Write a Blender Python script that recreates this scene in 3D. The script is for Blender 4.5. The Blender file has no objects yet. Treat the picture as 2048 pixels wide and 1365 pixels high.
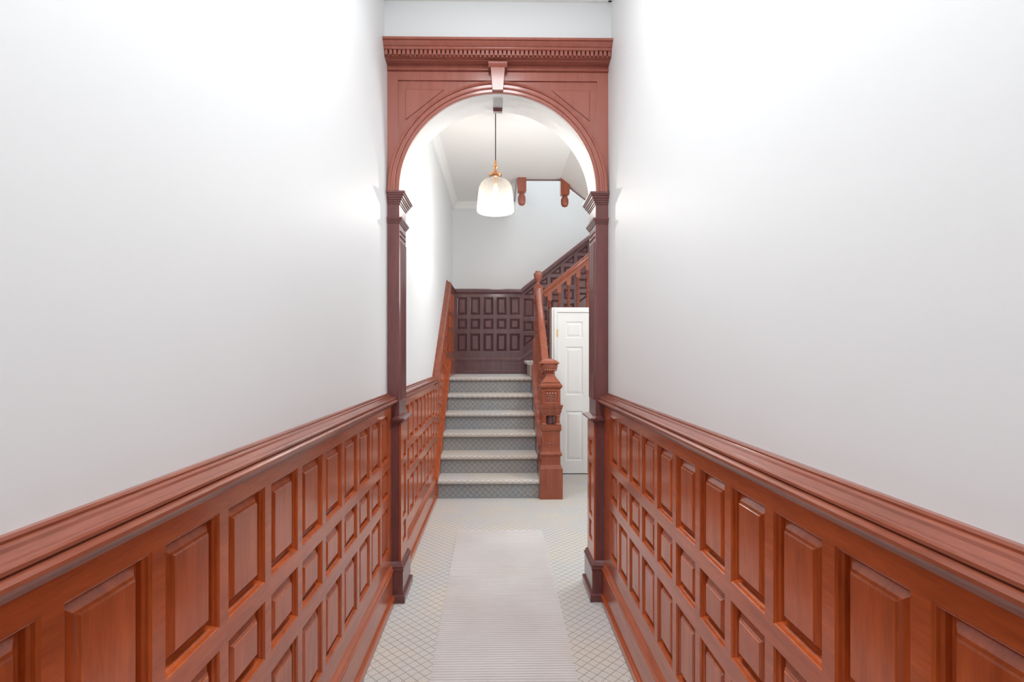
import bpy, bmesh, math
from mathutils import Vector, Matrix
from mathutils.geometry import tessellate_polygon

sc = bpy.context.scene
COL = sc.collection
PI = math.pi

# ------------------------------------------------------------------ camera
H = 1.40
cam = bpy.data.cameras.new('camera')
cam_o = bpy.data.objects.new('camera', cam); COL.objects.link(cam_o)
cam.sensor_width = 36.0
cam.lens = 1050.0 / 2048 * 36
cam.shift_x = 13.8 / 2048
cam.shift_y = 22.5 / 2048
cam.clip_start = 0.02
cam_o.location = (0, 0, H)
cam_o.rotation_euler = (PI / 2, 0, -0.014)
sc.camera = cam_o

# ------------------------------------------------------------------ view + world
sc.view_settings.view_transform = 'Standard'
sc.view_settings.look = 'None'
sc.view_settings.exposure = 0.50
sc.view_settings.gamma = 1.0
sc.view_settings.use_curve_mapping = False
sc.cycles.diffuse_bounces = 7
sc.cycles.max_bounces = 12
w = bpy.data.worlds.new('daylight'); sc.world = w; w.use_nodes = True
w.node_tree.nodes['Background'].inputs[0].default_value = (0.93, 0.96, 1.0, 1)
w.node_tree.nodes['Background'].inputs[1].default_value = 1.0


def area(name, loc, rot, sx, sy, power, col=(1, 1, 1)):
    l = bpy.data.lights.new(name, 'AREA'); l.shape = 'RECTANGLE'; l.size = sx; l.size_y = sy
    l.energy = power; l.color = col
    o = bpy.data.objects.new(name, l); COL.objects.link(o)
    o.location = loc; o.rotation_euler = rot
    return o


area('front_fill', (0, -3.9, 1.5), (PI / 2, 0, 0), 1.0, 2.4, 4, (0.90, 0.96, 1.0))  # unseen fill added behind the camera; the wall there is solid
area('hall_ceiling_light', (0, 0.85, 3.42), (0, 0, 0), 0.34, 2.3, 38, (0.94, 0.975, 1.0))
area('stairwell_fill', (1.3, 6.5, 5.45), (0, 0, 0), 2.2, 1.2, 42, (0.90, 0.96, 1.0))  # unseen fill added above the stairwell to brighten the landing
area('stair_side_fill', (1.9, 4.3, 2.30), (0, PI / 2, 0), 0.8, 1.4, 32, (0.92, 0.97, 1.0))  # unseen fill added on the right to lift the stair hall


# ------------------------------------------------------------------ materials
def new_mat(name):
    m = bpy.data.materials.new(name); m.use_nodes = True
    nt = m.node_tree
    return m, nt, nt.nodes['Principled BSDF']


def nd(nt, t, **kw):
    n = nt.nodes.new(t)
    for k, v in kw.items():
        setattr(n, k, v)
    return n


def math_n(nt, op, a, b=None):
    n = nd(nt, 'ShaderNodeMath', operation=op)
    for i, v in enumerate((a, b)):
        if v is None:
            continue
        if isinstance(v, (int, float)):
            n.inputs[i].default_value = v
        else:
            nt.links.new(v, n.inputs[i])
    return n.outputs[0]


def wood_mat(name, dark, light, stretch=(14, 14, 1.6), coat=0.75, rough=0.34):
    m, nt, p = new_mat(name)
    tc = nd(nt, 'ShaderNodeTexCoord')
    mp = nd(nt, 'ShaderNodeMapping'); mp.inputs['Scale'].default_value = stretch
    nt.links.new(tc.outputs['Object'], mp.inputs[0])
    n1 = nd(nt, 'ShaderNodeTexNoise'); n1.inputs['Scale'].default_value = 2.2
    n1.inputs['Detail'].default_value = 6; n1.inputs['Roughness'].default_value = 0.62
    nt.links.new(mp.outputs[0], n1.inputs[0])
    mp2 = nd(nt, 'ShaderNodeMapping'); mp2.inputs['Scale'].default_value = tuple(s * 5 for s in stretch)
    nt.links.new(tc.outputs['Object'], mp2.inputs[0])
    n2 = nd(nt, 'ShaderNodeTexNoise'); n2.inputs['Scale'].default_value = 3.0; n2.inputs['Detail'].default_value = 4
    nt.links.new(mp2.outputs[0], n2.inputs[0])
    mixf = math_n(nt, 'ADD', math_n(nt, 'MULTIPLY', n1.outputs[0], 0.7), math_n(nt, 'MULTIPLY', n2.outputs[0], 0.3))
    r = nd(nt, 'ShaderNodeValToRGB')
    r.color_ramp.elements[0].position = 0.34; r.color_ramp.elements[0].color = (*dark, 1)
    r.color_ramp.elements[1].position = 0.66; r.color_ramp.elements[1].color = (*light, 1)
    nt.links.new(mixf, r.inputs[0]); nt.links.new(r.outputs[0], p.inputs['Base Color'])
    p.inputs['Roughness'].default_value = rough
    p.inputs['Coat Weight'].default_value = coat
    p.inputs['Coat Roughness'].default_value = 0.14
    p.inputs['Specular IOR Level'].default_value = 0.22
    b = nd(nt, 'ShaderNodeBump'); b.inputs['Strength'].default_value = 0.06; b.inputs['Distance'].default_value = 0.002
    nt.links.new(n2.outputs[0], b.inputs['Height']); nt.links.new(b.outputs[0], p.inputs['Normal'])
    return m


WOOD = wood_mat('mahogany_vertical_grain', (0.310, 0.053, 0.011), (0.520, 0.104, 0.023))
WOOD_H = wood_mat('mahogany_lengthwise_grain', (0.310, 0.053, 0.011), (0.520, 0.104, 0.023), (14, 1.6, 14))
WOOD_R = wood_mat('mahogany_dimmed_rail', (0.170, 0.040, 0.020), (0.290, 0.076, 0.040), (14, 1.6, 14))  # same wood as the panels, darkened to offset the ceiling light
WOOD_A = wood_mat('mahogany_lit_arch_head', (0.290, 0.085, 0.058), (0.370, 0.112, 0.080))  # stronger light on the arch head put into a brighter wood colour
WOOD_P = wood_mat('mahogany_shaded_pilaster', (0.128, 0.042, 0.040), (0.182, 0.060, 0.056))  # same wood as the head, pilaster shade put into the colour
WOOD_D = wood_mat('mahogany_dark_end', (0.135, 0.062, 0.065), (0.205, 0.098, 0.102), coat=1.0)  # reflections from the bright hall put into a milkier base colour
WOOD_L = wood_mat('mahogany_stair_post', (0.230, 0.052, 0.024), (0.350, 0.092, 0.044))


def paint_mat(name, col, rough=0.4, spec=0.5, bump=0.08):
    m, nt, p = new_mat(name)
    tc = nd(nt, 'ShaderNodeTexCoord')
    n = nd(nt, 'ShaderNodeTexNoise'); n.inputs['Scale'].default_value = 3.0; n.inputs['Detail'].default_value = 5
    nt.links.new(tc.outputs['Object'], n.inputs[0])
    p.inputs['Base Color'].default_value = (*col, 1)
    p.inputs['Roughness'].default_value = rough
    p.inputs['Specular IOR Level'].default_value = spec
    b = nd(nt, 'ShaderNodeBump'); b.inputs['Strength'].default_value = bump; b.inputs['Distance'].default_value = 0.02
    nt.links.new(n.outputs[0], b.inputs['Height']); nt.links.new(b.outputs[0], p.inputs['Normal'])
    return m


WALL = paint_mat('satin_white_wall_paint', (0.735, 0.745, 0.75), 0.50, 0.36, 0.10)
CEIL = paint_mat('warm_white_ceiling_paint', (0.82, 0.81, 0.78), 0.7, 0.3, 0.05)
TRIMW = paint_mat('white_trim_paint', (0.84, 0.84, 0.82), 0.35, 0.5, 0.0)
DOORW = paint_mat('white_door_paint', (0.80, 0.80, 0.78), 0.4, 0.4, 0.0)


SOFF = paint_mat('glare_white_soffit', (0.58, 0.58, 0.57), 0.45, 0.5, 0.3)  # white glare on the varnished soffit, painted in as colour


def carpet_mat(name, swap=False, lo=(0.48, 0.462, 0.435, 1), hi=(0.90, 0.88, 0.845, 1)):
    m, nt, p = new_mat(name)
    g = nd(nt, 'ShaderNodeNewGeometry')
    s = nd(nt, 'ShaderNodeSeparateXYZ'); nt.links.new(g.outputs['Position'], s.inputs[0])
    X, Y, Z = s.outputs
    if swap:
        X, Y = Y, X
    wv = math_n(nt, 'ADD', Y, Z)
    q = 0.0575
    lines = []
    for op in ('ADD', 'SUBTRACT'):
        a = math_n(nt, op, X, wv)
        fr = math_n(nt, 'FRACT', math_n(nt, 'ADD', math_n(nt, 'DIVIDE', a, q), 200.0))
        d = math_n(nt, 'ABSOLUTE', math_n(nt, 'SUBTRACT', fr, 0.5))
        lines.append(d)
    mx = math_n(nt, 'MAXIMUM', lines[0], lines[1])      # 0.5 on a line
    mr = nd(nt, 'ShaderNodeMapRange'); mr.interpolation_type = 'SMOOTHSTEP'
    mr.inputs['From Min'].default_value = 0.445; mr.inputs['From Max'].default_value = 0.49
    nt.links.new(mx, mr.inputs['Value'])
    n = nd(nt, 'ShaderNodeTexNoise'); n.inputs['Scale'].default_value = 330; n.inputs['Detail'].default_value = 3
    nt.links.new(g.outputs['Position'], n.inputs[0])
    n3 = nd(nt, 'ShaderNodeTexNoise'); n3.inputs['Scale'].default_value = 2.3; n3.inputs['Detail'].default_value = 3
    nt.links.new(g.outputs['Position'], n3.inputs[0])
    r = nd(nt, 'ShaderNodeValToRGB')
    r.color_ramp.elements[0].position = 0.36; r.color_ramp.elements[0].color = lo
    r.color_ramp.elements[1].position = 0.64; r.color_ramp.elements[1].color = hi
    nt.links.new(n.outputs[0], r.inputs[0])
    r3 = nd(nt, 'ShaderNodeValToRGB')
    r3.color_ramp.elements[0].position = 0.4; r3.color_ramp.elements[0].color = (0.92, 0.95, 0.98, 1)
    r3.color_ramp.elements[1].position = 0.62; r3.color_ramp.elements[1].color = (1.0, 0.97, 0.91, 1)
    nt.links.new(n3.outputs[0], r3.inputs[0])
    mu = nd(nt, 'ShaderNodeMix', data_type='RGBA', blend_type='MULTIPLY'); mu.inputs[0].default_value = 1
    nt.links.new(r.outputs[0], mu.inputs[6]); nt.links.new(r3.outputs[0], mu.inputs[7])
    mix = nd(nt, 'ShaderNodeMix', data_type='RGBA')
    nt.links.new(math_n(nt, 'MULTIPLY', mr.outputs[0], 0.66 if lo[0] > 0.4 else 0.9), mix.inputs[0])
    nt.links.new(mu.outputs[2], mix.inputs[6]); mix.inputs[7].default_value = (0.13, 0.13, 0.145, 1)
    nt.links.new(mix.outputs[2], p.inputs['Base Color'])
    p.inputs['Roughness'].default_value = 0.95
    p.inputs['Specular IOR Level'].default_value = 0.1
    hh = math_n(nt, 'SUBTRACT', n.outputs[0], math_n(nt, 'MULTIPLY', mr.outputs[0], 0.8))
    b = nd(nt, 'ShaderNodeBump'); b.inputs['Strength'].default_value = 0.5; b.inputs['Distance'].default_value = 0.003
    nt.links.new(hh, b.inputs['Height']); nt.links.new(b.outputs[0], p.inputs['Normal'])
    return m


CARPET = carpet_mat('grey_beige_diamond_carpet')
CARPET_R = carpet_mat('shaded_blue_grey_diamond_carpet', False, (0.22, 0.235, 0.245, 1), (0.56, 0.58, 0.58, 1))  # less worn risers, their shade painted in as darker, bluer pile
CARPET2 = carpet_mat('grey_beige_diamond_carpet_turned', True)


def simple(name, col, rough=0.5, metal=0.0, emit=None, es=0.0, coat=0.0):
    m, nt, p = new_mat(name)
    p.inputs['Base Color'].default_value = (*col, 1)
    p.inputs['Roughness'].default_value = rough
    p.inputs['Metallic'].default_value = metal
    p.inputs['Coat Weight'].default_value = coat
    if emit:
        p.inputs['Emission Color'].default_value = (*emit, 1); p.inputs['Emission Strength'].default_value = es
    return m


def vinyl_mat():
    m, nt, p = new_mat('cloudy_clear_vinyl')
    g = nd(nt, 'ShaderNodeNewGeometry')
    n = nd(nt, 'ShaderNodeTexNoise'); n.inputs['Scale'].default_value = 2; n.inputs['Detail'].default_value = 5
    nt.links.new(g.outputs['Position'], n.inputs[0])
    r = nd(nt, 'ShaderNodeValToRGB')
    r.color_ramp.elements[0].position = 0.35; r.color_ramp.elements[0].color = (0.87, 0.84, 0.83, 1)
    r.color_ramp.elements[1].position = 0.65; r.color_ramp.elements[1].color = (0.97, 0.96, 0.955, 1)
    nt.links.new(n.outputs[0], r.inputs[0]); nt.links.new(r.outputs[0], p.inputs['Base Color'])
    p.inputs['Roughness'].default_value = 0.28
    tr = nd(nt, 'ShaderNodeBsdfTransparent')
    mx = nd(nt, 'ShaderNodeMixShader')
    sp = nd(nt, 'ShaderNodeSeparateXYZ'); nt.links.new(g.outputs['Position'], sp.inputs[0])
    th = nd(nt, 'ShaderNodeMapRange')      # thicker ribs let less through
    th.inputs['From Min'].default_value = 0.0045; th.inputs['From Max'].default_value = 0.0105
    th.inputs['To Min'].default_value = 0.56; th.inputs['To Max'].default_value = 0.80
    nt.links.new(sp.outputs[2], th.inputs['Value']); nt.links.new(th.outputs[0], mx.inputs[0])
    out = nt.nodes['Material Output']
    nt.links.new(tr.outputs[0], mx.inputs[1]); nt.links.new(p.outputs[0], mx.inputs[2])
    nt.links.new(mx.outputs[0], out.inputs[0])
    return m


VINYL = vinyl_mat()


def shade_glass():
    m, nt, p = new_mat('ribbed_milky_glass')
    p.inputs['Base Color'].default_value = (0.15, 0.144, 0.134, 1)
    p.inputs['Roughness'].default_value = 0.15
    tl = nd(nt, 'ShaderNodeBsdfTranslucent'); tl.inputs[0].default_value = (0.15, 0.142, 0.128, 1)
    tr = nd(nt, 'ShaderNodeBsdfTransparent'); tr.inputs[0].default_value = (1.0, 0.985, 0.965, 1)
    m1 = nd(nt, 'ShaderNodeMixShader'); m1.inputs[0].default_value = 0.4
    m2 = nd(nt, 'ShaderNodeMixShader'); m2.inputs[0].default_value = 0.30
    nt.links.new(p.outputs[0], m1.inputs[1]); nt.links.new(tl.outputs[0], m1.inputs[2])
    lw = nd(nt, 'ShaderNodeLayerWeight'); lw.inputs[0].default_value = 0.45
    mr = nd(nt, 'ShaderNodeMapRange'); mr.inputs['To Min'].default_value = 0.20; mr.inputs['To Max'].default_value = 0.70
    nt.links.new(lw.outputs['Facing'], mr.inputs['Value'])
    nt.links.new(mr.outputs[0], m2.inputs[0])
    nt.links.new(tr.outputs[0], m2.inputs[1]); nt.links.new(m1.outputs[0], m2.inputs[2])
    nt.links.new(m2.outputs[0], nt.nodes['Material Output'].inputs[0])
    return m


GLASS = shade_glass()
COPPER = simple('brushed_copper', (0.75, 0.36, 0.17), 0.28, 0.85)
BRASS = simple('brass', (0.72, 0.50, 0.22), 0.3, 0.9)
NICKEL = simple('satin_grey_metal', (0.42, 0.40, 0.41), 0.3, 0.8)
CORD = simple('black_cord', (0.03, 0.02, 0.02), 0.6)
BULB = simple('lit_bulb', (1, 0.9, 0.75), 0.4, 0, (1.0, 0.84, 0.62), 9)
STRING = simple('pale_string', (0.6, 0.6, 0.62), 0.6)
DARK = simple('dark_gap', (0.02, 0.02, 0.02), 0.9)


# ------------------------------------------------------------------ helpers
def tag(o, label=None, cat=None, group=None, kind=None):
    if label: o['label'] = label
    if cat: o['category'] = cat
    if group: o['group'] = group
    if kind: o['kind'] = kind
    return o


def obj(name, bm, mat, parent=None, smooth=False, bevel=0.0):
    bmesh.ops.remove_doubles(bm, verts=bm.verts, dist=1e-6)
    bmesh.ops.recalc_face_normals(bm, faces=bm.faces)
    me = bpy.data.meshes.new(name)
    bm.to_mesh(me); bm.free()
    me.materials.append(mat)
    if smooth:
        for p in me.polygons: p.use_smooth = True
    o = bpy.data.objects.new(name, me); COL.objects.link(o)
    if parent:
        o.parent = parent
        o.location = -Vector(parent.location) if parent.parent is None and parent.type == 'EMPTY' else (0, 0, 0)
    if bevel:
        b = o.modifiers.new('bevel', 'BEVEL'); b.width = bevel; b.segments = 2; b.limit_method = 'ANGLE'
        b.angle_limit = math.radians(35)
    return o


def thing(name, label, cat, loc=(0, 0, 0), group=None):
    o = bpy.data.objects.new(name, None); COL.objects.link(o)
    o.location = loc; o.empty_display_size = 0.1
    return tag(o, label, cat, group)


def struct(name, bm, mat, label=None, cat=None, bevel=0.0, smooth=False):
    return tag(obj(name, bm, mat, None, smooth, bevel), label, cat, None, 'structure')


def box(bm, x0, x1, y0, y1, z0, z1):
    vs = [bm.verts.new((x, y, z)) for x in (x0, x1) for y in (y0, y1) for z in (z0, z1)]
    for f in ((0, 1, 3, 2), (4, 6, 7, 5), (0, 4, 5, 1), (2, 3, 7, 6), (0, 2, 6, 4), (1, 5, 7, 3)):
        bm.faces.new([vs[i] for i in f])


def prism(bm, pts, fn, a0, a1):
    """closed 2-D outline pts extruded between a0 and a1; fn(p, q, a) -> world"""
    A = [bm.verts.new(fn(p, q, a0)) for p, q in pts]
    B = [bm.verts.new(fn(p, q, a1)) for p, q in pts]
    n = len(pts)
    for i in range(n):
        j = (i + 1) % n
        bm.faces.new((A[i], A[j], B[j], B[i]))
    for L, a in ((A, a0), (B, a1)):
        for t in tessellate_polygon([[Vector((p, q, 0)) for p, q in pts]]):
            try: bm.faces.new([L[i] for i in t])
            except ValueError: pass


def sweep(bm, prof, p0, p1, side, up, m0=0.0, m1=0.0):
    """closed profile (s, u) swept from p0 to p1"""
    p0, p1, side, up = map(Vector, (p0, p1, side, up))
    d = (p1 - p0).normalized()
    prism(bm, prof, lambda s, u, a: (p0 if a == 0 else p1) + side * s + up * u + d * ((m0 if a == 0 else m1) * s), 0, 1)


def lathe(bm, prof, cx, cy, n=32, caps=True, fn=None):
    rings = []
    for r, z in prof:
        ring = []
        for i in range(n):
            a = 2 * PI * i / n
            rr = r if fn is None else fn(r, z, a)
            ring.append(bm.verts.new((cx + rr * math.cos(a), cy + rr * math.sin(a), z)))
        rings.append(ring)
    for A, B in zip(rings, rings[1:]):
        for i in range(n):
            bm.faces.new((A[i], A[(i + 1) % n], B[(i + 1) % n], B[i]))
    if caps:
        bm.faces.new(rings[0]); bm.faces.new(rings[-1])


def sqloft(bm, prof, cx, cy):
    rings = []
    for r, z in prof:
        rings.append([bm.verts.new((cx + sx * r, cy + sy * r, z)) for sx, sy in ((-1, -1), (1, -1), (1, 1), (-1, 1))])
    for A, B in zip(rings, rings[1:]):
        for i in range(4):
            bm.faces.new((A[i], A[(i + 1) % 4], B[(i + 1) % 4], B[i]))
    bm.faces.new(rings[0]); bm.faces.new(rings[-1])


def ball(bm, c, r, seg=8):
    bmesh.ops.create_uvsphere(bm, u_segments=seg, v_segments=max(4, seg // 2), radius=r, matrix=Matrix.Translation(c))


def tube(bm, pts, r, n=8):
    pts = [Vector(p) for p in pts]
    rings = []
    for i, p in enumerate(pts):
        d = (pts[min(i + 1, len(pts) - 1)] - pts[max(i - 1, 0)]).normalized()
        a = d.orthogonal().normalized() if not rings else (last - d * last.dot(d)).normalized()
        last = a
        b = d.cross(a)
        rings.append([bm.verts.new(p + (a * math.cos(2 * PI * k / n) + b * math.sin(2 * PI * k / n)) * r) for k in range(n)])
    for A, B in zip(rings, rings[1:]):
        for k in range(n):
            bm.faces.new((A[k], A[(k + 1) % n], B[(k + 1) % n], B[k]))
    bm.faces.new(rings[0]); bm.faces.new(rings[-1])


def area2(P):
    return 0.5 * sum(P[i][0] * P[(i + 1) % len(P)][1] - P[(i + 1) % len(P)][0] * P[i][1] for i in range(len(P)))


def inset(P, d):
    """inward offset of a convex CCW polygon"""
    n = len(P); out = []
    for i in range(n):
        a, b, c = Vector(P[i - 1]), Vector(P[i]), Vector(P[(i + 1) % n])
        e1 = (b - a).normalized(); e2 = (c - b).normalized()
        n1 = Vector((-e1.y, e1.x)); n2 = Vector((-e2.y, e2.x))
        k = 1 + n1.dot(n2)
        out.append(tuple(b + (n1 + n2) * (d / max(k, 0.15))))
    return out


def inradius(P):
    c = Vector((sum(p[0] for p in P) / len(P), sum(p[1] for p in P) / len(P)))
    r = 9
    for i in range(len(P)):
        a, b = Vector(P[i]), Vector(P[(i + 1) % len(P)])
        e = (b - a).normalized()
        r = min(r, abs((c - a).cross(e) if False else (c.x - a.x) * e.y - (c.y - a.y) * e.x))
    return r


RINGS = [(0, 0), (0.0030, -0.0030), (0.0045, -0.0035), (0.0055, -0.0090), (0.0090, -0.0125), (0.0100, -0.0210), (0.0130, -0.0222), (0.0290, -0.0115), (0.0315, -0.0078), (0.0330, -0.0074), (0.0355, -0.0045)]


def panel(P, M, d0, mat, parent, name='raised_panel', rings=RINGS, k=None):
    P = list(P)
    if area2(P) < 0: P.reverse()
    if k is None: k = min(1.0, inradius(P) / 0.052)
    bm = bmesh.new()
    prev = None
    for ins, dep in rings:
        Q = inset(P, ins * k)
        ring = [bm.verts.new(M(u, v, d0 + dep * (0.5 + 0.5 * k))) for u, v in Q]
        if prev:
            for i in range(len(ring)):
                j = (i + 1) % len(ring)
                bm.faces.new((prev[i], prev[j], ring[j], ring[i]))
        prev = ring
    bm.faces.new(prev)
    return obj(name, bm, mat, parent)


def frame(outer, holes, M, d0, dback, mat, parent, name='panel_frame'):
    """flat board with holes, standing d0 proud, with edges back to dback"""
    bm = bmesh.new()
    loops = [list(outer)] + [list(h) for h in holes]
    flat = [p for L in loops for p in L]
    vs = [bm.verts.new(M(u, v, d0)) for u, v in flat]
    for t in tessellate_polygon([[Vector((u, v, 0)) for u, v in L] for L in loops]):
        try: bm.faces.new([vs[i] for i in t])
        except ValueError: pass
    n = len(outer)
    back = [bm.verts.new(M(u, v, dback)) for u, v in outer]
    for i in range(n):
        j = (i + 1) % n
        bm.faces.new((vs[i], vs[j], back[j], back[i]))
    bm.faces.new(back)
    return obj(name, bm, mat, parent)


def clip_half(P, a, b, c):
    """keep the part of polygon P where a*u+b*v<=c"""
    out = []
    for i in range(len(P)):
        p, q = P[i], P[(i + 1) % len(P)]
        fp, fq = a * p[0] + b * p[1] - c, a * q[0] + b * q[1] - c
        if fp <= 0: out.append(p)
        if (fp < 0 < fq) or (fq < 0 < fp):
            t = fp / (fp - fq)
            out.append((p[0] + t * (q[0] - p[0]), p[1] + t * (q[1] - p[1])))
    return out


def rect(u0, u1, v0, v1):
    return [(u0, v0), (u1, v0), (u1, v1), (u0, v1)]


# chair rail profile (d from wall, v relative to rail top at 1.168)
RAIL = [(0, 0.005), (0.010, 0.005), (0.013, 0.001), (0.013, -0.003), (0.020, -0.006), (0.022, -0.011), (0.036, -0.017), (0.046, -0.018),
        (0.050, -0.021), (0.051, -0.026), (0.047, -0.029), (0.055, -0.032), (0.060, -0.036), (0.061, -0.042), (0.058, -0.047),
        (0.048, -0.049), (0.045, -0.055), (0.036, -0.060), (0.031, -0.068), (0.024, -0.070), (0, -0.070)]
# base board profile (d, v above floor)
BASE = [(0, 0), (0.048, 0), (0.050, 0.004), (0.050, 0.038), (0.046, 0.044), (0.038, 0.046), (0.038, 0.172), (0.041, 0.176), (0.044, 0.184),
        (0.041, 0.190), (0.036, 0.192), (0.038, 0.198), (0.034, 0.206), (0.030, 0.214), (0.026, 0.222), (0, 0.222)]
ROWS = [(0.307, 0.555), (0.610, 0.760), (0.808, 1.055)]
DF = 0.025   # how far the framing stands off the wall

XL, XR = -0.622, 0.626
YA0, YA1 = 2.965, 3.175      # archway shaft front / back
YB = 7.24                    # landing back wall
ZC = 3.46                    # ceiling
ML = lambda u, v, d: (XL + d, u, v)
MR = lambda u, v, d: (XR - d, u, v)
MB = lambda u, v, d: (u, YB - d, v)

# ------------------------------------------------------------------ room shell
ZT = 5.6
bm = bmesh.new(); box(bm, XL - 0.1, 2.7, -4.0, YB + 0.1, -0.1, 0.0)
tag(struct('floor', bm, CARPET))
bm = bmesh.new(); box(bm, XL - 0.12, XL, -4.0, YB + 0.12, 0, ZT); struct('wall_left', bm, WALL)
bm = bmesh.new(); box(bm, XR, XR + 0.14, -4.0, 3.2, 0, ZC); struct('wall_right', bm, WALL)
bm = bmesh.new(); box(bm, XR + 0.14, 2.7, 3.08, 3.2, 0, ZT); struct('wall_return', bm, WALL)
bm = bmesh.new(); box(bm, XL - 0.1, 2.7, YB, YB + 0.12, 0, ZT); struct('wall_back', bm, WALL)
bm = bmesh.new(); box(bm, 2.6, 2.72, 3.2, YB, 0, ZT); struct('wall_stair_right', bm, WALL)
bm = bmesh.new(); box(bm, XL - 0.1, XR + 0.14, -4.12, -4.0, 0, ZC); struct('wall_front', bm, WALL)
# hall and stair hall ceiling; it folds down to the right under the upper flight, and stops at the stairwell
YE = 6.25; XO = 0.24; XS = 0.74
bm = bmesh.new()
box(bm, XL - 0.1, XR + 0.14, -4.1, 3.2, ZC, ZC + 0.1)
box(bm, XL - 0.1, XS, 3.2, YE, ZC, ZC + 0.1)
box(bm, XL - 0.1, XO, YE, YB, ZC, ZC + 0.1)
prism(bm, [(XS, ZC), (2.6, ZC - 0.77 * (2.6 - XS)), (2.6, ZC - 0.77 * (2.6 - XS) + 0.12), (XS, ZC + 0.1)], lambda p, q, a: (p, a, q), 3.2, YE)
struct('ceiling', bm, CEIL)
bm = bmesh.new(); box(bm, XL - 0.1, 2.7, 3.08, YE, ZT, ZT + 0.1); box(bm, XL - 0.1, 2.7, YE, YB + 0.1, ZT, ZT + 0.1)
struct('ceiling_upper', bm, CEIL)

# crown mouldings
CR = [(0, -0.08), (0.012, -0.08), (0.014, -0.070), (0.022, -0.066), (0.030, -0.050), (0.048, -0.030), (0.062, -0.022), (0.066, -0.012), (0.078, -0.010), (0.078, 0), (0, 0)]
bm = bmesh.new()
prism(bm, CR, lambda d, v, a: (XL + d, a, ZC + v), 3.2, YB)
struct('trim_1', bm, TRIMW)
bm = bmesh.new()
prism(bm, CR, lambda d, v, a: (a, YB - d, ZC + v), XL, XO)
struct('trim_2', bm, TRIMW)
bm = bmesh.new()
CR2 = [(d * 1.6, v * 1.65) for d, v in CR]
prism(bm, CR2, lambda d, v, a: (a, 2.887 - d, ZC + v), XL, XR)
struct('trim_3', bm, TRIMW)
for i, (M) in enumerate((ML, MR)):
    bm = bmesh.new()
    prism(bm, CR2, lambda d, v, a: M(a, ZC + v, d), -4.0, 2.88)
    struct('trim_%d' % (4 + i), bm, TRIMW)

# wall above the archway (plaster)
bm = bmesh.new(); box(bm, XL, XR, 2.887, 3.20, 3.085, ZC); struct('wall_over_arch', bm, WALL)


# ------------------------------------------------------------------ hall wainscot
def wains_level(root, M, u0, u1, cols, zb, mat_r=WOOD_R, mat=WOOD, matf=WOOD_H, rail=True, base=True, b0=None, b1=None):
    holes = []
    for a, b in cols:
        for v0, v1 in ROWS:
            P = rect(a, b, zb + v0, zb + v1)
            holes.append(P); panel(P, M, DF, mat, root)
    frame(rect(u0, u1, zb + 0.20, zb + 1.12), holes, M, DF, 0.0, matf, root)
    if rail:
        bm = bmesh.new(); prism(bm, RAIL, lambda d, v, a: M(a, zb + 1.166 + v, d), u0, u1)
        obj('chair_rail', bm, mat_r, root)
    if base:
        bm = bmesh.new(); prism(bm, BASE, lambda d, v, a: M(a, zb + v, d), u0 if b0 is None else b0, u1 if b1 is None else b1)
        obj('baseboard', bm, mat_r if mat_r is WOOD_D else WOOD_H, root)


r = thing('wainscot', 'mahogany raised-panel wainscot along the left wall in front of the archway', 'wainscot', (XL, 1.0, 0))
wains_level(r, ML, -0.9, 2.963, [(0.695 + 0.2205 * k - 0.184, 0.695 + 0.2205 * k) for k in range(-6, 11)], 0, b1=2.928)
r = thing('wainscot', 'mahogany raised-panel wainscot along the right wall in front of the archway', 'wainscot', (XR, 1.0, 0))
wains_level(r, MR, -0.9, 2.963, [(0.720 + 0.2085 * k - 0.172, 0.720 + 0.2085 * k) for k in range(-6, 11)], 0, b1=2.928)

# ------------------------------------------------------------------ archway
RA = 0.559; ZS = 2.301; CXA = 0.0
arch = thing('archway', 'tall carved mahogany archway with keystone and dentil cornice across the hall', 'archway', (0, 3.07, 0))


def arcpts(R, n=48, a0=0.0, a1=PI):
    return [(R * math.cos(a0 + (a1 - a0) * i / n), ZS + R * math.sin(a0 + (a1 - a0) * i / n)) for i in range(n + 1)]


# body of the arch head
def head(y0, y1, z1):
    bm = bmesh.new()
    arc = arcpts(RA)
    arc = [(max(XL, min(XR, p)), q) for p, q in arc]
    outline = [(XL, ZS), (XL, z1), (XR, z1), (XR, ZS)] + arc
    prism(bm, outline, lambda p, q, a: (p, a, q), y0, y1)
    return bm


obj('arch_head', head(2.975, 3.175, 3.085), WOOD_A, arch)
# soffit lining, glare on the wood painted as pale colour
bm = bmesh.new()
A = arcpts(RA + 0.001, 64); B = arcpts(RA - 0.006, 64)
prism(bm, A + B[::-1], lambda p, q, a: (p, a, q), 2.955, 3.178)
obj('soffit', bm, SOFF, arch)
# archivolt
AV = [(0.5535, 0.0), (0.5535, 0.030), (0.557, 0.034), (0.566, 0.034), (0.568, 0.028), (0.574, 0.028), (0.577, 0.034), (0.583, 0.036), (0.586, 0.030),
      (0.600, 0.030), (0.603, 0.038), (0.609, 0.042), (0.616, 0.040), (0.620, 0.030), (0.6215, 0.0)]
bm = bmesh.new()
N = 72
rings = []
for i in range(N + 1):
    a = PI * i / N
    rings.append([bm.verts.new((R * math.cos(a), 2.972 - y, ZS + R * math.sin(a))) for R, y in AV])
for P, Q in zip(rings, rings[1:]):
    for i in range(len(AV)):
        j = (i + 1) % len(AV)
        bm.faces.new((P[i], P[j], Q[j], Q[i]))
bm.faces.new(rings[0]); bm.faces.new(rings[-1])
obj('archivolt', bm, WOOD_A, arch)
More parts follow.
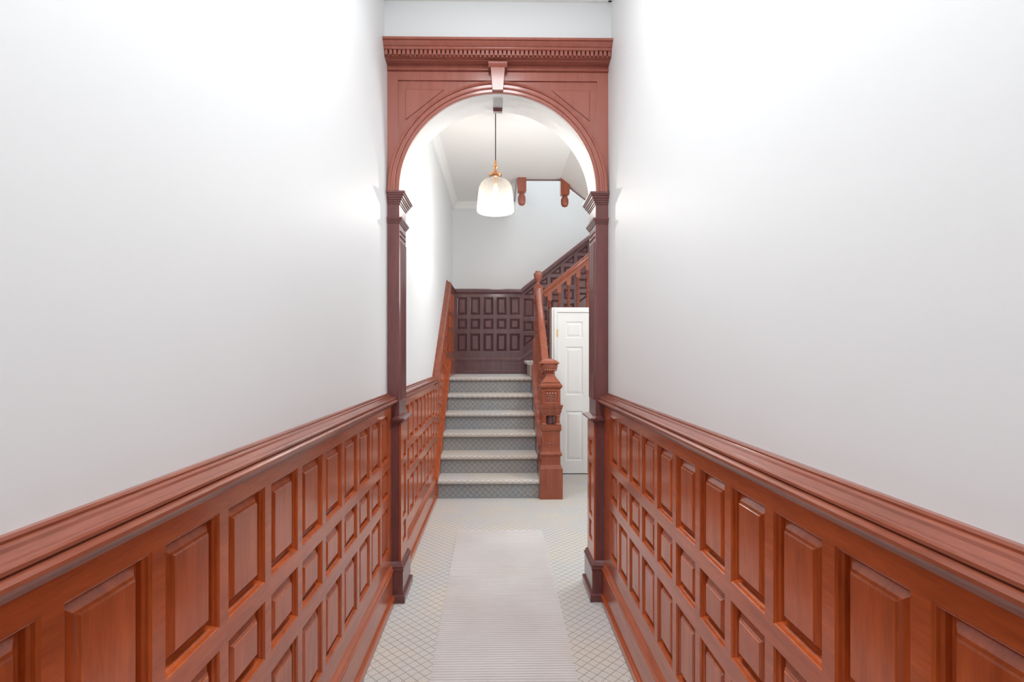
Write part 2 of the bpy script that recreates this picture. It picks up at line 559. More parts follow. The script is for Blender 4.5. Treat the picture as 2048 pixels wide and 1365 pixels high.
# spandrel framing: stiles and top rail, then raised triangles
for s in (-1, 1):
    xo = XL if s < 0 else XR
    x1 = s * 0.563
    bm = bmesh.new()
    box(bm, min(xo, x1), max(xo, x1), 2.966, 2.976, ZS, 2.985)
    box(bm, min(x1, 0.0), max(x1, 0.0), 2.966, 2.976, 2.935, 2.985)
    obj('spandrel_frame', bm, WOOD_A, arch, bevel=0.0012)
    tri = [(s * 0.522, 2.886), (s * 0.303, 2.886), (s * 0.522, 2.712)]
    panel(tri, lambda u, v, d: (u, 2.976 - d, v), 0.0, WOOD_A, arch, 'spandrel_panel',
          rings=[(0, 0), (0.0005, 0.006), (0.004, 0.007), (0.0045, 0.0065)], k=1.0)
# architrave bead + fascia + cornice
bm = bmesh.new()
prism(bm, [(0.02, 2.985), (-0.004, 2.985), (-0.011, 2.988), (-0.011, 2.993), (-0.002, 2.997), (0, 3.025), (0.02, 3.025)], lambda p, q, a: (a, 2.962 + p, q), XL, XR)
obj('fascia', bm, WOOD_A, arch)
CO = [(0.03, 3.018), (-0.012, 3.018), (-0.022, 3.021), (-0.034, 3.020), (-0.040, 3.024), (-0.058, 3.025), (-0.058, 3.0560), (-0.083, 3.0565), (-0.087, 3.062),
      (-0.087, 3.068), (-0.094, 3.071), (-0.103, 3.080), (-0.108, 3.086), (-0.108, 3.090), (-0.118, 3.092), (-0.118, 3.104), (0.03, 3.104)]
bm = bmesh.new(); prism(bm, CO, lambda p, q, a: (a, 2.955 + p, q), XL, XR)
obj('cornice', bm, WOOD_A, arch)
nd_ = 52
bm = bmesh.new()
wd = (XR - XL) / nd_
for i in range(nd_):
    x = XL + wd * (i + 0.5)
    box(bm, x - wd * 0.33, x + wd * 0.33, 2.955 - 0.078, 2.955 - 0.055, 3.030, 3.0562)
    box(bm, x + wd * 0.30, x + wd * 0.72 if i < nd_ - 1 else x + wd * .5, 2.955 - 0.066, 2.955 - 0.055, 3.0255, 3.037)
obj('dentil_row', bm, WOOD_A, arch)
# keystone
bm = bmesh.new()
prism(bm, [(-0.040, 2.985), (0.040, 2.985), (0.030, ZS + RA - 0.003), (-0.030, ZS + RA - 0.003)], lambda p, q, a: (p, a, q), 2.915, 2.975)
ks = obj('keystone', bm, WOOD_A, arch, bevel=0.002)
bm = bmesh.new()
prism(bm, [(0.02, 2.984), (-0.010, 2.984), (-0.016, 2.990), (-0.022, 3.000), (-0.022, 3.010), (0.02, 3.010)], lambda p, q, a: (a, 2.925 + p, q), -0.052, 0.052)
obj('keystone_cap', bm, WOOD_A, ks)

bm = bmesh.new()
prism(bm, [(-0.0285, ZS + RA + 0.004), (0.0285, ZS + RA + 0.004), (0.0265, 2.833), (-0.0265, 2.833)], lambda p, q, a: (p, a, q), 3.120, 3.150)
obj('rear_keystone', bm, WOOD_P, arch, bevel=0.002)

# pilasters
def wrap(bm, s, prof, y0, y1, xi):
    """moulding wrapped round the front, the inner side and the back of a pilaster; prof (out, z)"""
    xo = XL if s < 0 else XR
    path = []
    rings = []
    for (cx, cy, dx, dy) in ((xo, y0, 0, -1), (xi, y0, -s, -1), (xi, y1, -s, 1), (xo, y1, 0, 1)):
        rings.append([bm.verts.new((cx + dx * o, cy + dy * o, z)) for o, z in prof])
    for P, Q in zip(rings, rings[1:]):
        for i in range(len(prof)):
            j = (i + 1) % len(prof)
            bm.faces.new((P[i], P[j], Q[j], Q[i]))
    bm.faces.new(rings[0]); bm.faces.new(rings[-1])


CAPP = [(0, 2.236), (0.004, 2.236), (0.005, 2.245), (0.010, 2.247), (0.011, 2.256), (0.016, 2.258), (0.018, 2.267), (0.023, 2.269), (0.025, 2.279),
        (0.030, 2.281), (0.033, 2.290), (0.037, 2.291), (0.037, 2.301), (0, 2.301)]
CAP2 = [(0, 2.128), (0.004, 2.128), (0.006, 2.136), (0.010, 2.138), (0.012, 2.146), (0.016, 2.148), (0.018, 2.158), (0, 2.158)]
LEDGE = [(0, 0.990), (0.006, 0.990), (0.008, 1.000), (0.018, 1.006), (0.022, 1.014), (0.034, 1.018), (0.036, 1.028), (0, 1.040)]
PB = [(0, 0), (0.036, 0), (0.037, 0.003), (0.037, 0.038), (0.033, 0.044), (0.024, 0.046), (0.024, 0.172), (0.027, 0.176), (0.029, 0.184),
      (0.026, 0.190), (0.021, 0.192), (0.023, 0.198), (0.018, 0.206), (0.013, 0.214), (0.004, 0.222), (0, 0.222)]
for s in (-1, 1):
    xi = s * 0.5545
    xo = XL if s < 0 else XR
    a, b = sorted((xi, xo))
    side = 'left' if s < 0 else 'right'
    bm = bmesh.new(); box(bm, a, b, YA0, YA1, 0.2, 2.30)
    sh = obj('pilaster_shaft', bm, WOOD_P, arch, bevel=0.0015)
    # fluted face on the reveal
    bm = bmesh.new()
    ya, yb = YA0 + 0.016, YA1 - 0.016
    nf = 5; fw = (yb - ya) / nf
    prof = [(ya - 0.004, 0.0)]
    for i in range(nf):
        c = ya + fw * (i + 0.5)
        prof.append((c - fw * 0.36, 0.006))
        for k in range(0, 9):
            t = PI * k / 8
            prof.append((c - fw * 0.33 * math.cos(t), 0.006 - 0.0075 * math.sin(t)))
        prof.append((c + fw * 0.36, 0.006))
    prof.append((yb + 0.004, 0.0)); prof.append((yb + 0.004, -0.003)); prof.append((ya - 0.004, -0.003))
    prism(bm, prof, lambda p, q, z: (xi - s * q, p, z), 1.13, 2.03)
    obj('flutes', bm, WOOD_P, sh)
    for i in range(nf):
        for j in range(2):
            bm = bmesh.new(); ball(bm, (xi - s * 0.001, ya + fw * (i + 0.5), 2.06 + 0.028 * j), 0.006, 8)
            obj('carved_bead', bm, WOOD_P, sh)
    # lower block with three sunk panels on the reveal
    Mp = lambda u, v, d: (xi - s * d, u, v)
    pz = [(0.788, 0.887), (0.448, 0.750), (0.305, 0.420)]
    hs = [rect(YA0 + 0.055, YA1 - 0.055, z0, z1) for z0, z1 in pz]
    frame(rect(YA0, YA1, 0.2, 0.995), hs, Mp, 0.010, 0.0, WOOD, arch, 'pilaster_frame')
    for P in hs:
        panel(P, Mp, 0.010, WOOD, arch, 'sunk_panel', rings=[(0, 0), (0.003, -0.003), (0.006, -0.0105), (0.022, -0.008), (0.023, -0.006)])
    for nm, pr in (('capital', CAPP), ('necking', CAP2), ('ledge', LEDGE), ('plinth', PB)):
        bm = bmesh.new(); wrap(bm, s, pr, YA0, YA1, xi)
        obj(nm, bm, WOOD_P, arch)

# ------------------------------------------------------------------ first flight of stairs
R_, T_ = 0.1838, 0.251
Y1 = 5.034
XSL, XSR = -0.571, 0.397
ZL = 6 * R_
stair = thing('staircase', 'carpeted straight flight of six steps rising to the panelled landing', 'staircase', (0, Y1, 0))
NOS = 0.030
for i in range(6):
    yf = Y1 + T_ * i
    z0, z1 = R_ * i, R_ * (i + 1)
    yb = yf + T_ + 0.02 if i < 5 else YB - 0.03
    pr = [(yf, z0)]
    # riser up to the rounded nosing
    pr.append((yf, z1 - 0.045))
    pr.append((yf - NOS + 0.012, z1 - 0.042))
    for k in range(7):
        t = -PI / 2 + PI * k / 6
        pr.append((yf - NOS - 0.018 * math.cos(t) + 0.006, z1 - 0.021 + 0.021 * math.sin(t)))
    pr.append((yb, z1)); pr.append((yb, z0 if i < 5 else z1 - 0.12))
    if i == 5: pr += [(yf + 0.02, z1 - 0.12), (yf + 0.02, z0)]
    x1 = XSR
    bm = bmesh.new(); prism(bm, pr, lambda p, q, a: (a, p, q), XSL, x1)
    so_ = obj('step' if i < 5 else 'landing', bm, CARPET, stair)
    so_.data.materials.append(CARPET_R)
    for p in so_.data.polygons:          # risers get the bluer pile with their shade painted in
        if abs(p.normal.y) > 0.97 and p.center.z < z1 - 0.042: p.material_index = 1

# inner string on the left wall and the wall wainscot there
M = ML
wl = thing('wainscot', 'mahogany raised-panel wainscot on the left wall behind the archway, climbing beside the stairs', 'wainscot', (XL, 5, 0))
SL = R_ / T_
yk0 = 4.985                              # where the slope begins
yk1 = yk0 + ZL / 0.80; SLP = 0.80
cols = []
y = yk0 - 0.02
cl = []
while y - 0.165 > 3.21:
    cl.append((y - 0.165, y)); y -= 0.203
wains_level(wl, M, 3.18, yk0, cl, 0, b0=3.212)
cl = []
y = yk1 + 0.03
while y + 0.14 < YB - 0.03:
    cl.append((y, y + 0.14)); y += 0.181
wains_level(wl, M, yk1, YB - DF, cl, ZL, base=True)


def wains_slope(root, M, u0, u1, zb0, slope, pitch, wdt, mat=WOOD, matf=WOOD, mat_r=WOOD_R, sgn=1):
    """sheared wainscot: stiles upright, rows of level-edged panels, cut off by the sloping rails"""
    top = lambda u: zb0 + 1.10 + slope * (u - u0)
    bot = lambda u: zb0 + 0.20 + slope * (u - u0)
    outer = [(u0, bot(u0)), (u1, bot(u1)), (u1, top(u1)), (u0, top(u0))]
    holes = []
    u = u0 + 0.035
    while u + wdt < u1 - 0.012:
        ztri = top(u) - 0.045            # level sill of the top triangle
        def add(P):
            P = clip_half(P, -slope, 1.0, zb0 + 1.055 - slope * u0)
            P = clip_half(P, slope, -1.0, -(zb0 + 0.335 - slope * u0))
            Q = []
            for p in P:
                if not Q or (Vector(p) - Vector(Q[-1])).length > 2e-3: Q.append(p)
            if len(Q) > 2 and (Vector(Q[0]) - Vector(Q[-1])).length < 2e-3: Q.pop()
            if len(Q) < 3: return
            if inradius(Q) < 0.012: return
            if area2(Q) < 0: Q.reverse()
            holes.append(Q); panel(Q, M, DF, mat, root)
        add(rect(u, u + wdt, ztri, ztri + 0.5))
        add(rect(u, u + wdt, ztri - 0.045 - 0.262, ztri - 0.045))
        add(rect(u, u + wdt, ztri - 0.355 - 0.150, ztri - 0.355))
        add(rect(u, u + wdt, ztri - 0.552 - 0.5, ztri - 0.552))
        u += pitch
    frame(outer, holes, M, DF, 0.0, matf, root)
    bm = bmesh.new(); prism(bm, RAIL, lambda d, v, a: M(a, zb0 + 1.166 + slope * (a - u0) + v * 1.2, d), u0, u1)
    obj('chair_rail', bm, mat_r, root)
    bm = bmesh.new()
    bp = [(d, v if v > 0.1 else -0.02) for d, v in BASE]
    bp = [(0, -0.16), (0.050, -0.16)] + [(d * 1.31, v) for d, v in BASE if v > 0.1]
    prism(bm, bp, lambda d, v, a: M(a, zb0 + slope * (a - u0) + v, d), u0, u1)
    obj('stair_skirt', bm, mat_r if mat_r is WOOD_D else WOOD_H, root)


wains_slope(wl, M, yk0, yk1, 0.0, SLP, 0.203, 0.160)

# landing wainscot on the back wall
wb = thing('wainscot', 'dark mahogany wainscot of fifteen raised panels on the landing back wall', 'wainscot', (0, YB, ZL))
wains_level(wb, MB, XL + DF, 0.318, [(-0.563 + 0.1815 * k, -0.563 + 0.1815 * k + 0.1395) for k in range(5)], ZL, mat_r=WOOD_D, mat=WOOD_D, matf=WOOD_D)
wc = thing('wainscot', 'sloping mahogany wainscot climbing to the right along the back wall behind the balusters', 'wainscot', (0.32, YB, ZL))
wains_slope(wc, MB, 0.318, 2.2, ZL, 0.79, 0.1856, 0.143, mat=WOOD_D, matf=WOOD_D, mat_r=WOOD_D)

# ------------------------------------------------------------------ second flight
X2 = 0.40; T2 = 0.233
st2 = thing('staircase', 'second carpeted flight turning right from the landing, mostly hidden behind the small white door', 'staircase', (X2, 6.7, ZL))
for i in range(7):
    xf = X2 + T2 * i
    z0, z1 = ZL + R_ * i, ZL + R_ * (i + 1)
    pr = [(xf, z0 - (0.0 if i == 0 else 0.1)), (xf, z1 - 0.042)]
    for k in range(7):
        t = -PI / 2 + PI * k / 6
        pr.append((xf - NOS - 0.018 * math.cos(t) + 0.006, z1 - 0.021 + 0.021 * math.sin(t)))
    pr += [(xf + T2 + 0.01, z1), (xf + T2 + 0.01, z0 - (0 if i == 0 else 0.1))]
    bm = bmesh.new(); prism(bm, pr, lambda p, q, a: (p, a, q), 6.372, YB - 0.052)
    obj('step', bm, CARPET2, st2)

# ------------------------------------------------------------------ newel posts
nx, ny = 0.508, 5.090
nw = thing('newel_post', 'large square carved mahogany newel post at the foot of the stairs', 'newel post', (nx, ny, 0))
bm = bmesh.new(); sqloft(bm, [(0.110, 0), (0.110, 0.290), (0.107, 0.294), (0.094, 0.325)], nx, ny); obj('plinth', bm, WOOD_L, nw)
bm = bmesh.new(); sqloft(bm, [(0.091, 0.32), (0.091, 0.405), (0.098, 0.412), (0.104, 0.418), (0.106, 0.430), (0.102, 0.438), (0.096, 0.442), (0.091, 0.460), (0.088, 0.485),
                              (0.087, 0.640), (0.093, 0.648), (0.099, 0.655), (0.100, 0.690), (0.096, 0.697), (0.101, 0.700), (0.101, 0.706), (0.05, 0.708)], nx, ny)
shf = obj('lower_shaft', bm, WOOD_L, nw, bevel=0.003)
# sunk face + zigzag band on the lower shaft (front and left)
for (ax, sg) in (('y', -1), ('x', -1)):
    bm = bmesh.new()
    for i in range(10):
        u = -0.066 + 0.0147 * i; v = 0.526 + (0.010 if i % 2 else 0.0)
        u2, v2 = u + 0.0147, 0.526 + (0.0 if i % 2 else 0.010)
        def P(u, v, d): return Vector((nx + u, ny - 0.087 - d, v)) if ax == 'y' else Vector((nx - 0.087 - d, ny + u, v))
        tube(bm, [P(u, v, 0.002), P(u2, v2, 0.002)], 0.0022, 6)
    for i in range(12):
        u = -0.068 + 0.0124 * i
        ball(bm, P(u, 0.548, 0.001), 0.003, 6)
    obj('carved_band', bm, WOOD_L, shf)
# four colonnettes
for sx in (-1, 1):
    for sy in (-1, 1):
        bm = bmesh.new()
        lathe(bm, [(0.030, 0.706), (0.031, 0.712), (0.026, 0.718), (0.021, 0.722), (0.024, 0.728), (0.022, 0.745), (0.019, 0.765), (0.023, 0.775), (0.020, 0.780), (0.027, 0.790), (0.028, 0.798)], nx + sx * 0.066, ny + sy * 0.066, 20)
        obj('colonnette', bm, WOOD_L, nw, smooth=True)
bm = bmesh.new(); lathe(bm, [(0.046, 0.706), (0.044, 0.72), (0.048, 0.75), (0.044, 0.78), (0.046, 0.8)], nx, ny, 16)
obj('dark_core', bm, WOOD_D, nw, smooth=True)  # core added to paint the shaded open centre dark
bm = bmesh.new(); sqloft(bm, [(0.084, 0.795), (0.086, 0.800), (0.092, 0.815), (0.100, 0.838), (0.101, 0.858), (0.106, 0.864), (0.110, 0.885), (0.115, 0.892), (0.114, 0.897), (0.09, 0.899)], nx, ny)
car = obj('carved_frieze', bm, WOOD_L, nw, bevel=0.0015)
for (ax) in ('y', 'x'):
    bm = bmesh.new()
    def P(u, v, d): return Vector((nx + u, ny - d, v)) if ax == 'y' else Vector((nx - d, ny + u, v))
    for i in range(13): ball(bm, P(-0.090 + 0.015 * i, 0.850, 0.1015), 0.0050, 8)
    for i in range(11): ball(bm, P(-0.080 + 0.016 * i, 0.828, 0.0975), 0.0040, 8)
    for i in range(14): ball(bm, P(-0.078 + 0.012 * i, 0.808, 0.090), 0.0035, 6)
    obj('bead_row', bm, WOOD_L, car)
bm = bmesh.new(); sqloft(bm, [(0.088, 0.895), (0.090, 0.900), (0.090, 1.050), (0.086, 1.06)], nx, ny)
blk = obj('carved_block', bm, WOOD_L, nw, bevel=0.002)
for ax in ('y', 'x'):
    Mn = (lambda u, v, d: (nx + u, ny - 0.090 - d, v)) if ax == 'y' else (lambda u, v, d: (nx - 0.090 - d, ny + u, v))
    P4 = rect(-0.066, 0.066, 0.915, 1.032)
    frame(rect(-0.089, 0.089, 0.900, 1.05), [P4], Mn, 0.007, 0.0, WOOD_L, blk, 'block_frame')
    panel(P4, Mn, 0.007, WOOD_L, blk, 'block_panel', rings=[(0, 0), (0.004, -0.001), (0.010, -0.006), (0.014, -0.006)], k=1)
    bm = bmesh.new()
    for j in range(5):
        for i in range(7 if j != 4 else 4):
            u = -0.042 + 0.014 * i if j != 4 else -0.038 + 0.0253 * i
            ball(bm, Mn(u, 0.934 + 0.018 * j, 0.002), 0.0055 if j != 4 else 0.010, 8)
    for j in range(2):
        tube(bm, [Mn(-0.048, 0.943 + 0.036 * j, 0.002), Mn(0.048, 0.943 + 0.036 * j, 0.002)], 0.0025, 6)
    obj('carved_rosettes', bm, WOOD_L, blk)
bm = bmesh.new()
sqloft(bm, [(0.090, 1.050), (0.097, 1.056), (0.103, 1.062), (0.107, 1.072), (0.107, 1.086), (0.102, 1.094), (0.094, 1.100), (0.088, 1.112), (0.076, 1.130), (0.060, 1.150), (0.050, 1.165),
            (0.043, 1.180), (0.041, 1.192), (0.045, 1.197), (0.045, 1.202)], nx, ny)
bell = obj('bell_moulding', bm, WOOD_L, nw, bevel=0.0015)
bm = bmesh.new()
for i in range(10):
    for (px, py) in ((nx - 0.079 + 0.0176 * i, ny - 0.089), (nx - 0.089, ny - 0.079 + 0.0176 * i)):
        ball(bm, (px, py, 1.112), 0.008, 8)
obj('egg_row', bm, WOOD_L, bell, smooth=True)
# bowl: rounded-square section, blending to the square cap
def rsq(r, z, a):
    p = 3.2
    return r / ((abs(math.cos(a)) ** p + abs(math.sin(a)) ** p) ** (1 / p))
bm = bmesh.new()
lathe(bm, [(0.040, 1.198), (0.052, 1.204), (0.068, 1.216), (0.080, 1.232), (0.086, 1.250), (0.088, 1.262), (0.086, 1.266), (0.089, 1.270), (0.090, 1.284), (0.094, 1.290)], nx - 0.016, ny, 48, fn=rsq)
bowl = obj('finial_bowl', bm, WOOD_L, nw, smooth=True)
bm = bmesh.new()
for i in range(40):
    a = 2 * PI * i / 40; rr = rsq(0.0885, 0, a)
    ball(bm, (nx - 0.016 + rr * math.cos(a), ny + rr * math.sin(a), 1.266), 0.0042, 6)
for i in range(24):
    a = 2 * PI * i / 24; rr = rsq(0.0775, 0, a)
    ball(bm, (nx - 0.016 + rr * math.cos(a), ny + rr * math.sin(a), 1.230), 0.0075, 6)
obj('bead_ring', bm, WOOD_L, bowl)
bm = bmesh.new()
sqloft(bm, [(0.086, 1.286), (0.095, 1.291), (0.097, 1.297), (0.091, 1.303), (0.072, 1.319), (0.046, 1.331), (0.018, 1.339)], nx - 0.016, ny)
obj('finial_cap', bm, WOOD_L, nw, bevel=0.002)

# landing newel
mx_, my_ = 0.486, 6.315
n2 = thing('newel_post', 'slender turned newel post with a ball finial on the landing corner', 'newel post', (mx_, my_, 0.75))
bm = bmesh.new(); sqloft(bm, [(0.045, 0.72), (0.052, 0.74), (0.052, 1.55), (0.046, 1.57)], mx_ - 0.01, my_)
obj('square_shaft', bm, WOOD_A, n2, bevel=0.003)
bm = bmesh.new()
lathe(bm, [(0.040, 1.57), (0.044, 1.585), (0.034, 1.60), (0.030, 1.62), (0.044, 1.66), (0.048, 1.70), (0.036, 1.74), (0.046, 1.755), (0.036, 1.77), (0.030, 1.80), (0.034, 1.90), (0.044, 1.98), (0.046, 2.00)], mx_, my_, 24)
obj('turned_shaft', bm, WOOD_A, n2, smooth=True)
bm = bmesh.new(); sqloft(bm, [(0.046, 1.99), (0.054, 2.00), (0.054, 2.175), (0.044, 2.195), (0.032, 2.21)], mx_, my_)
obj('head_block', bm, WOOD_L, n2, bevel=0.004)
bm = bmesh.new()
lathe(bm, [(0.030, 2.205), (0.024, 2.222), (0.022, 2.240), (0.026, 2.250), (0.034, 2.262), (0.044, 2.280), (0.051, 2.302), (0.053, 2.325), (0.055, 2.330), (0.055, 2.344), (0.052, 2.350), (0.040, 2.353), (0.039, 2.360), (0.037, 2.370), (0.028, 2.379), (0.012, 2.383)], mx_, my_, 28)
obj('ball_finial', bm, WOOD_A, n2, smooth=True)

# ------------------------------------------------------------------ balustrade of the first flight
def baluster_bm(cx, cy, z0, z1, hw=0.024, top_slope=0.0, axis='x'):
    """square blocks at both ends, barley-twist turning between"""
    bm = bmesh.new()
    sqloft(bm, [(hw, z0), (hw, z0 + 0.10), (hw * 0.55, z0 + 0.115)], cx, cy)
    sqloft(bm, [(hw * 0.55, z1 - 0.105), (hw, z1 - 0.088), (hw, z1)], cx, cy)
    a, b = z0 + 0.112, z1 - 0.100
    prof = [(0.014, a), (0.019, a + 0.008), (0.012, a + 0.018), (0.018, a + 0.026)]
    lathe(bm, prof, cx, cy, 16)
    lathe(bm, [(0.018, b - 0.026), (0.012, b - 0.018), (0.019, b - 0.008), (0.014, b)], cx, cy, 16)
    n = 70
    za, zb = a + 0.024, b - 0.024
    pr = [(0.0165, za + (zb - za) * i / n) for i in range(n + 1)]
    lathe(bm, pr, cx, cy, 16, fn=lambda r, z, t: r + 0.0045 * math.cos(2 * t - z * 2 * PI / 0.030))
    return bm


HR = [(0.038, 0.012), (0.034, 0.030), (0.020, 0.040), (0, 0.043), (-0.020, 0.040), (-0.034, 0.030), (-0.038, 0.012), (-0.034, 0.0), (-0.026, -0.008),
      (-0.026, -0.016), (-0.032, -0.020), (-0.032, -0.050), (0.032, -0.050), (0.032, -0.020), (0.026, -0.016), (0.026, -0.008), (0.034, 0.0)]
b1 = thing('stair_balustrade', 'mahogany handrail and balusters climbing from the large newel post to the landing', 'balustrade', (0.46, 5.7, 0.9))
pA, pB = Vector((0.468, 5.185, 1.275)), Vector((0.484, 6.262, 2.135))
dirn = (pB - pA).normalized(); upv = Vector((1, 0, 0)).cross(dirn).normalized()
bm = bmesh.new(); sweep(bm, HR, pA, pB, (1, 0, 0), upv)
obj('handrail', bm, WOOD_L, b1)
sl1 = R_ / T_
bm = bmesh.new()
bot = lambda y: 0.02 + sl1 * (y - Y1) - 0.30
topf = lambda y: 0.335 + sl1 * (y - Y1)
ya, yb = 5.205, 6.258
prism(bm, [(ya, max(0, bot(ya))), (ya + 0.35, 0.0), (yb, bot(yb)), (yb, topf(yb)), (ya, topf(ya))], lambda p, q, a: (a, p, q), 0.400, 0.500)
obj('closed_string', bm, WOOD_A, b1, bevel=0.003)
bm = bmesh.new()
sweep(bm, [(0.054, 0), (0.054, 0.012), (0.048, 0.020), (-0.048, 0.020), (-0.054, 0.012), (-0.054, 0)], (0.456, ya, topf(ya)), (0.456, yb, topf(yb)), (1, 0, 0), (0, 0, 1))
obj('string_cap', bm, WOOD_A, b1)
src = None
for i in range(8):
    yy = 5.26 + 0.125 * i
    z0 = topf(yy) + 0.012; z1 = 1.275 + (yy - 5.17) * (0.86 / 1.10) - 0.055
    if src is None:
        L0 = z1 - z0
        src = obj('baluster', baluster_bm(0.462, yy, z0, z1), WOOD_L, b1); first = (yy, z0)
    else:
        c = src.copy(); COL.objects.link(c); c.parent = b1
        c.location = Vector(src.location) + Vector((0, yy - first[0], z0 - first[1]))

# ------------------------------------------------------------------ balustrade of the second flight
b2 = thing('stair_balustrade', 'mahogany handrail with barley-twist balusters rising above the small white door', 'balustrade', (1.0, 6.315, 1.8))
S2 = R_ / T2
y2 = 6.315
hz = lambda x: 2.095 + 0.805 * (x - 0.54)
pA, pB = Vector((0.541, y2, hz(0.541))), Vector((1.9, y2, hz(1.9)))
dirn = (pB - pA).normalized(); upv = Vector((-dirn.z, 0, dirn.x))
bm = bmesh.new(); sweep(bm, HR, pA, pB, (0, -1, 0), upv); obj('handrail', bm, WOOD_L, b2)
sz = lambda x: 1.30 + 0.805 * (x - 0.54)
bm = bmesh.new()
prism(bm, [(0.541, sz(0.541) - 0.28), (1.9, sz(1.9) - 0.28), (1.9, sz(1.9)), (0.541, sz(0.541))], lambda p, q, a: (p, a, q), 6.28, 6.36)
obj('closed_string', bm, WOOD_A, b2, bevel=0.003)
src = None
for i in range(11):
    xx = 0.626 + 0.114 * i
    z0, z1 = sz(xx) - 0.02, hz(xx) - 0.05
    if src is None:
        src = obj('baluster', baluster_bm(xx, y2, z0, z1, 0.0265), WOOD_L, b2); first = (xx, z0)
    else:
        c = src.copy(); COL.objects.link(c); c.parent = b2
        c.location = Vector(src.location) + Vector((xx - first[0], 0, z0 - first[1]))

# ------------------------------------------------------------------ cupboard under the stairs and its door
CX0, CY0, CZ = 0.618, 6.0, 1.914
bm = bmesh.new()
DX0, DX1, DZ = 0.680, 1.400, 1.858
box(bm, CX0, DX0, CY0, CY0 + 0.05, 0, CZ)
box(bm, DX0, DX1, CY0, CY0 + 0.05, DZ, CZ)
box(bm, DX1, 2.6, CY0, CY0 + 0.05, 0, CZ)
box(bm, CX0, CX0 + 0.04, CY0 + 0.05, 6.27, 0, CZ)
box(bm, CX0 + 0.04, 2.6, CY0 + 0.05, 6.27, CZ - 0.03, CZ)
struct('wall_cupboard', bm, DOORW, bevel=0.002)
bm = bmesh.new(); box(bm, CX0 + 0.04, 2.6, 6.27, 6.28, 0, 1.6); struct('wall_cupboard_inner', bm, DOORW)
bm = bmesh.new()
box(bm, DX0 - 0.036, DX0 + 0.001, CY0 - 0.010, CY0, 0, DZ + 0.036)
box(bm, DX1 - 0.001, DX1 + 0.036, CY0 - 0.010, CY0, 0, DZ + 0.036)
box(bm, DX0 + 0.001, DX1 - 0.001, CY0 - 0.010, CY0, DZ - 0.001, DZ + 0.036)
struct('trim_6', bm, DOORW, bevel=0.002)
# six-panel door
dr = bpy.data.objects.new('door_1', None); COL.objects.link(dr); dr.location = (DX0, CY0, 0); tag(dr, None, None, None, 'structure')
Md = lambda u, v, d: (u, CY0 + 0.006 - d, v)
pcols = [(0.776, 0.976), (1.104, 1.304)]
prow = [(0.155, 0.726), (0.909, 1.463), (1.563, 1.752)]
dh = [rect(a, b, c, d) for a, b in pcols for c, d in prow]
frame(rect(DX0 + 0.004, DX1 - 0.004, 0.012, DZ - 0.004), dh, Md, 0.0, -0.038, DOORW, dr, 'door_leaf')
for P in dh:
    panel(P, Md, 0.0, DOORW, dr, 'door_panel', rings=[(0, 0), (0.005, -0.004), (0.011, -0.009), (0.018, -0.0095), (0.040, -0.002), (0.042, -0.0015)], k=1.0)
for z in (1.62, 0.25):
    bm = bmesh.new(); box(bm, DX0 - 0.006, DX0 + 0.010, CY0 - 0.014, CY0 + 0.006, z - 0.045, z + 0.045)
    obj('hinge', bm, BRASS, dr)

# ------------------------------------------------------------------ turned drops under the upper floor
def drop(cx, cy, ztop, zsq, zend, mat, label):
    t = thing('newel_drop', label, 'newel drop', (cx, cy, ztop), 'turned drops below the upper stairwell edge')
    bm = bmesh.new(); sqloft(bm, [(0.030, zsq - 0.012), (0.052, zsq), (0.052, ztop)], cx, cy)
    obj('block', bm, mat, t, bevel=0.003)
    bm = bmesh.new()
    h = zsq - zend
    lathe(bm, [(0.028, zsq - 0.008), (0.026, zsq - 0.10 * h), (0.036, zsq - 0.20 * h), (0.044, zsq - 0.36 * h), (0.047, zsq - 0.46 * h), (0.045, zsq - 0.50 * h), (0.047, zsq - 0.54 * h), (0.045, zsq - 0.60 * h),
               (0.046, zsq - 0.70 * h), (0.040, zsq - 0.84 * h), (0.030, zsq - 0.95 * h), (0.012, zend)], cx, cy, 28)
    obj('turned_end', bm, mat, t, smooth=True)


drop(0.285, 6.225, 3.475, 3.30, 3.14, WOOD_A, 'turned wooden newel drop hanging nearest the glass pendant lamp')
drop(0.795, 6.225, 3.475, 3.27, 3.125, WOOD_L, 'turned wooden newel drop hanging at the top of the sloping stair edge')
bm = bmesh.new()
box(bm, XO, XS, YE - 0.005, YE + 0.02, ZC - 0.012, ZC + 0.16)
prism(bm, [(XS, ZC - 0.012), (2.6, ZC - 0.012 - 0.77 * (2.6 - XS)), (2.6, ZC + 0.16 - 0.77 * (2.6 - XS)), (XS, ZC + 0.16)], lambda p, q, a: (p, a, q), YE - 0.005, YE + 0.02)
box(bm, XO - 0.02, XO, YE, YB, ZC - 0.004, ZC + 0.16)
struct('trim_7', bm, WOOD_D, 'dark wooden edge around the stairwell opening')

# ------------------------------------------------------------------ pendant lamp
px_, py_ = -0.019, 4.41
pl = thing('pendant_lamp', 'bell-shaped ribbed glass pendant lamp with copper cap hanging from the ceiling', 'lamp', (px_, py_, 3.46))
bm = bmesh.new(); lathe(bm, [(0.018, 3.424), (0.022, 3.428), (0.024, 3.460)], px_, py_, 32)
obj('canopy', bm, NICKEL, pl, smooth=False)
bm = bmesh.new(); tube(bm, [(px_, py_, 3.43), (px_, py_, 3.00)], 0.0042, 10); obj('cord', bm, CORD, pl, smooth=True)
bm = bmesh.new()
lathe(bm, [(0.006, 3.015), (0.010, 3.008), (0.011, 2.985), (0.009, 2.975), (0.016, 2.966), (0.021, 2.958), (0.021, 2.950), (0.013, 2.945), (0.013, 2.925), (0.020, 2.915), (0.040, 2.905),
           (0.054, 2.897), (0.056, 2.890), (0.050, 2.882), (0.048, 2.868), (0.036, 2.862)], px_, py_, 32)
obj('copper_cap', bm, COPPER, pl, smooth=True)
bm = bmesh.new()
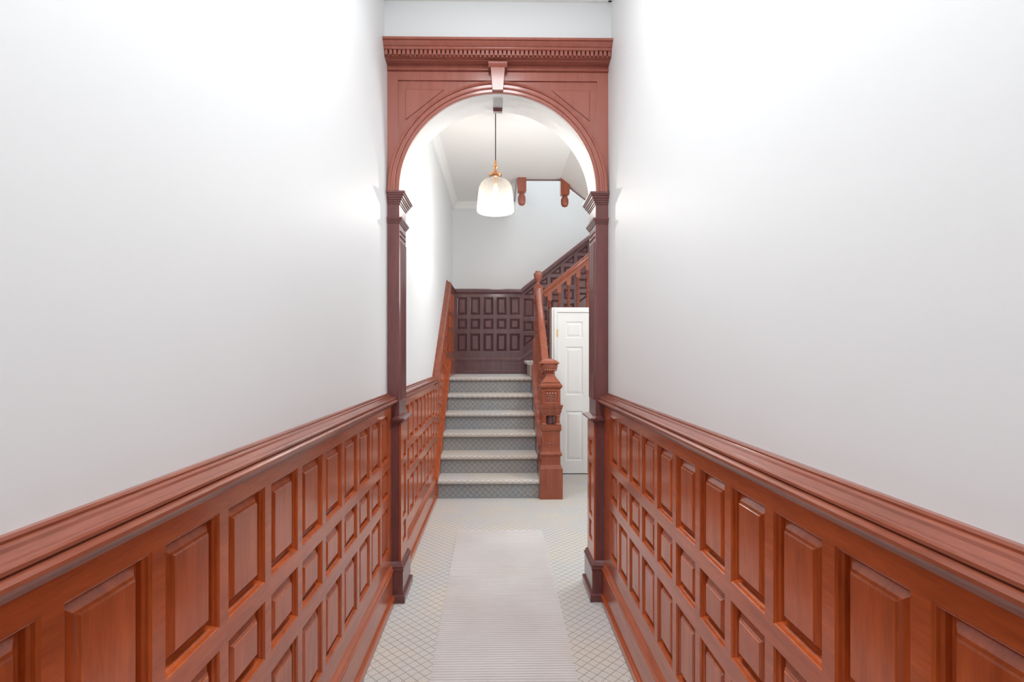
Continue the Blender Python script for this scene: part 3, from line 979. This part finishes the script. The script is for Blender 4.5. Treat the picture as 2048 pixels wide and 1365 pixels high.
prof = [(0.052, 2.892), (0.054, 2.870), (0.056, 2.856), (0.075, 2.852), (0.100, 2.840), (0.122, 2.818), (0.136, 2.790), (0.143, 2.755), (0.147, 2.715), (0.151, 2.670),
        (0.154, 2.635), (0.157, 2.625), (0.155, 2.618), (0.157, 2.600), (0.155, 2.582), (0.150, 2.576)]
lathe(bm, prof, px_, py_, 96, caps=False, fn=lambda r, z, a: r + (0.0007 * math.cos(48 * a) if r > 0.07 else 0))
sh = obj('glass_shade', bm, GLASS, pl, smooth=True)
so = sh.modifiers.new('thickness', 'SOLIDIFY'); so.thickness = 0.003
bm = bmesh.new()
lathe(bm, [(0.014, 2.865), (0.016, 2.84), (0.016, 2.800), (0.012, 2.795)], px_, py_, 20); obj('lamp_holder', bm, COPPER, pl, smooth=True)
bm = bmesh.new()
lathe(bm, [(0.011, 2.797), (0.014, 2.780), (0.022, 2.755), (0.028, 2.725), (0.027, 2.700), (0.018, 2.680), (0.004, 2.672)], px_, py_, 24)
obj('bulb', bm, BULB, pl, smooth=True)
l = bpy.data.lights.new('pendant_glow', 'POINT'); l.energy = 19.5; l.color = (1.0, 0.985, 0.965); l.shadow_soft_size = 0.03
lo = bpy.data.objects.new('pendant_glow', l); COL.objects.link(lo); lo.location = (px_, py_, 2.635)

# ------------------------------------------------------------------ runner mat
MX0, MX1, MY0, MY1 = -0.290, 0.343, 0.6, 4.115
bm = bmesh.new()
prof = [(MY0, 0.0015)]
y = MY0
while y < MY1 - 0.03:
    prof += [(y + 0.002, 0.0045), (y + 0.007, 0.0045), (y + 0.0095, 0.0105), (y + 0.0135, 0.0105), (y + 0.016, 0.0045)]
    y += 0.0185
prof += [(MY1 - 0.004, 0.006), (MY1, 0.0015)]
n = len(prof)
A = []; B = []
for (p, q) in prof:
    t = (p - 2.3) / (MY1 - 2.3)
    A.append(bm.verts.new((MX0 - 0.022 * max(0, t) + 0.002 * math.sin(p * 3), p, q)))
    B.append(bm.verts.new((MX1 + 0.002 * math.sin(p * 2.2), p, q)))
for i in range(n - 1):
    bm.faces.new((A[i], A[i + 1], B[i + 1], B[i]))
mat_o = obj('floor_mat', bm, VINYL)
tag(mat_o, 'long clear ribbed plastic runner mat lying on the patterned carpet', 'mat')

# loose thread by the right pilaster
bm = bmesh.new()
tube(bm, [(0.575 + 0.012 * math.sin(t * 2.0), 2.915 - 0.006 * t, 0.004 + 0.028 * t) for t in [i / 8 for i in range(9)]], 0.0018, 6)
bmesh.ops.translate(bm, verts=bm.verts, vec=(0.005, -0.003, 0))
tag(obj('loose_cord', bm, STRING), 'short thin pale cord sticking up at the foot of the right pilaster', 'cord')
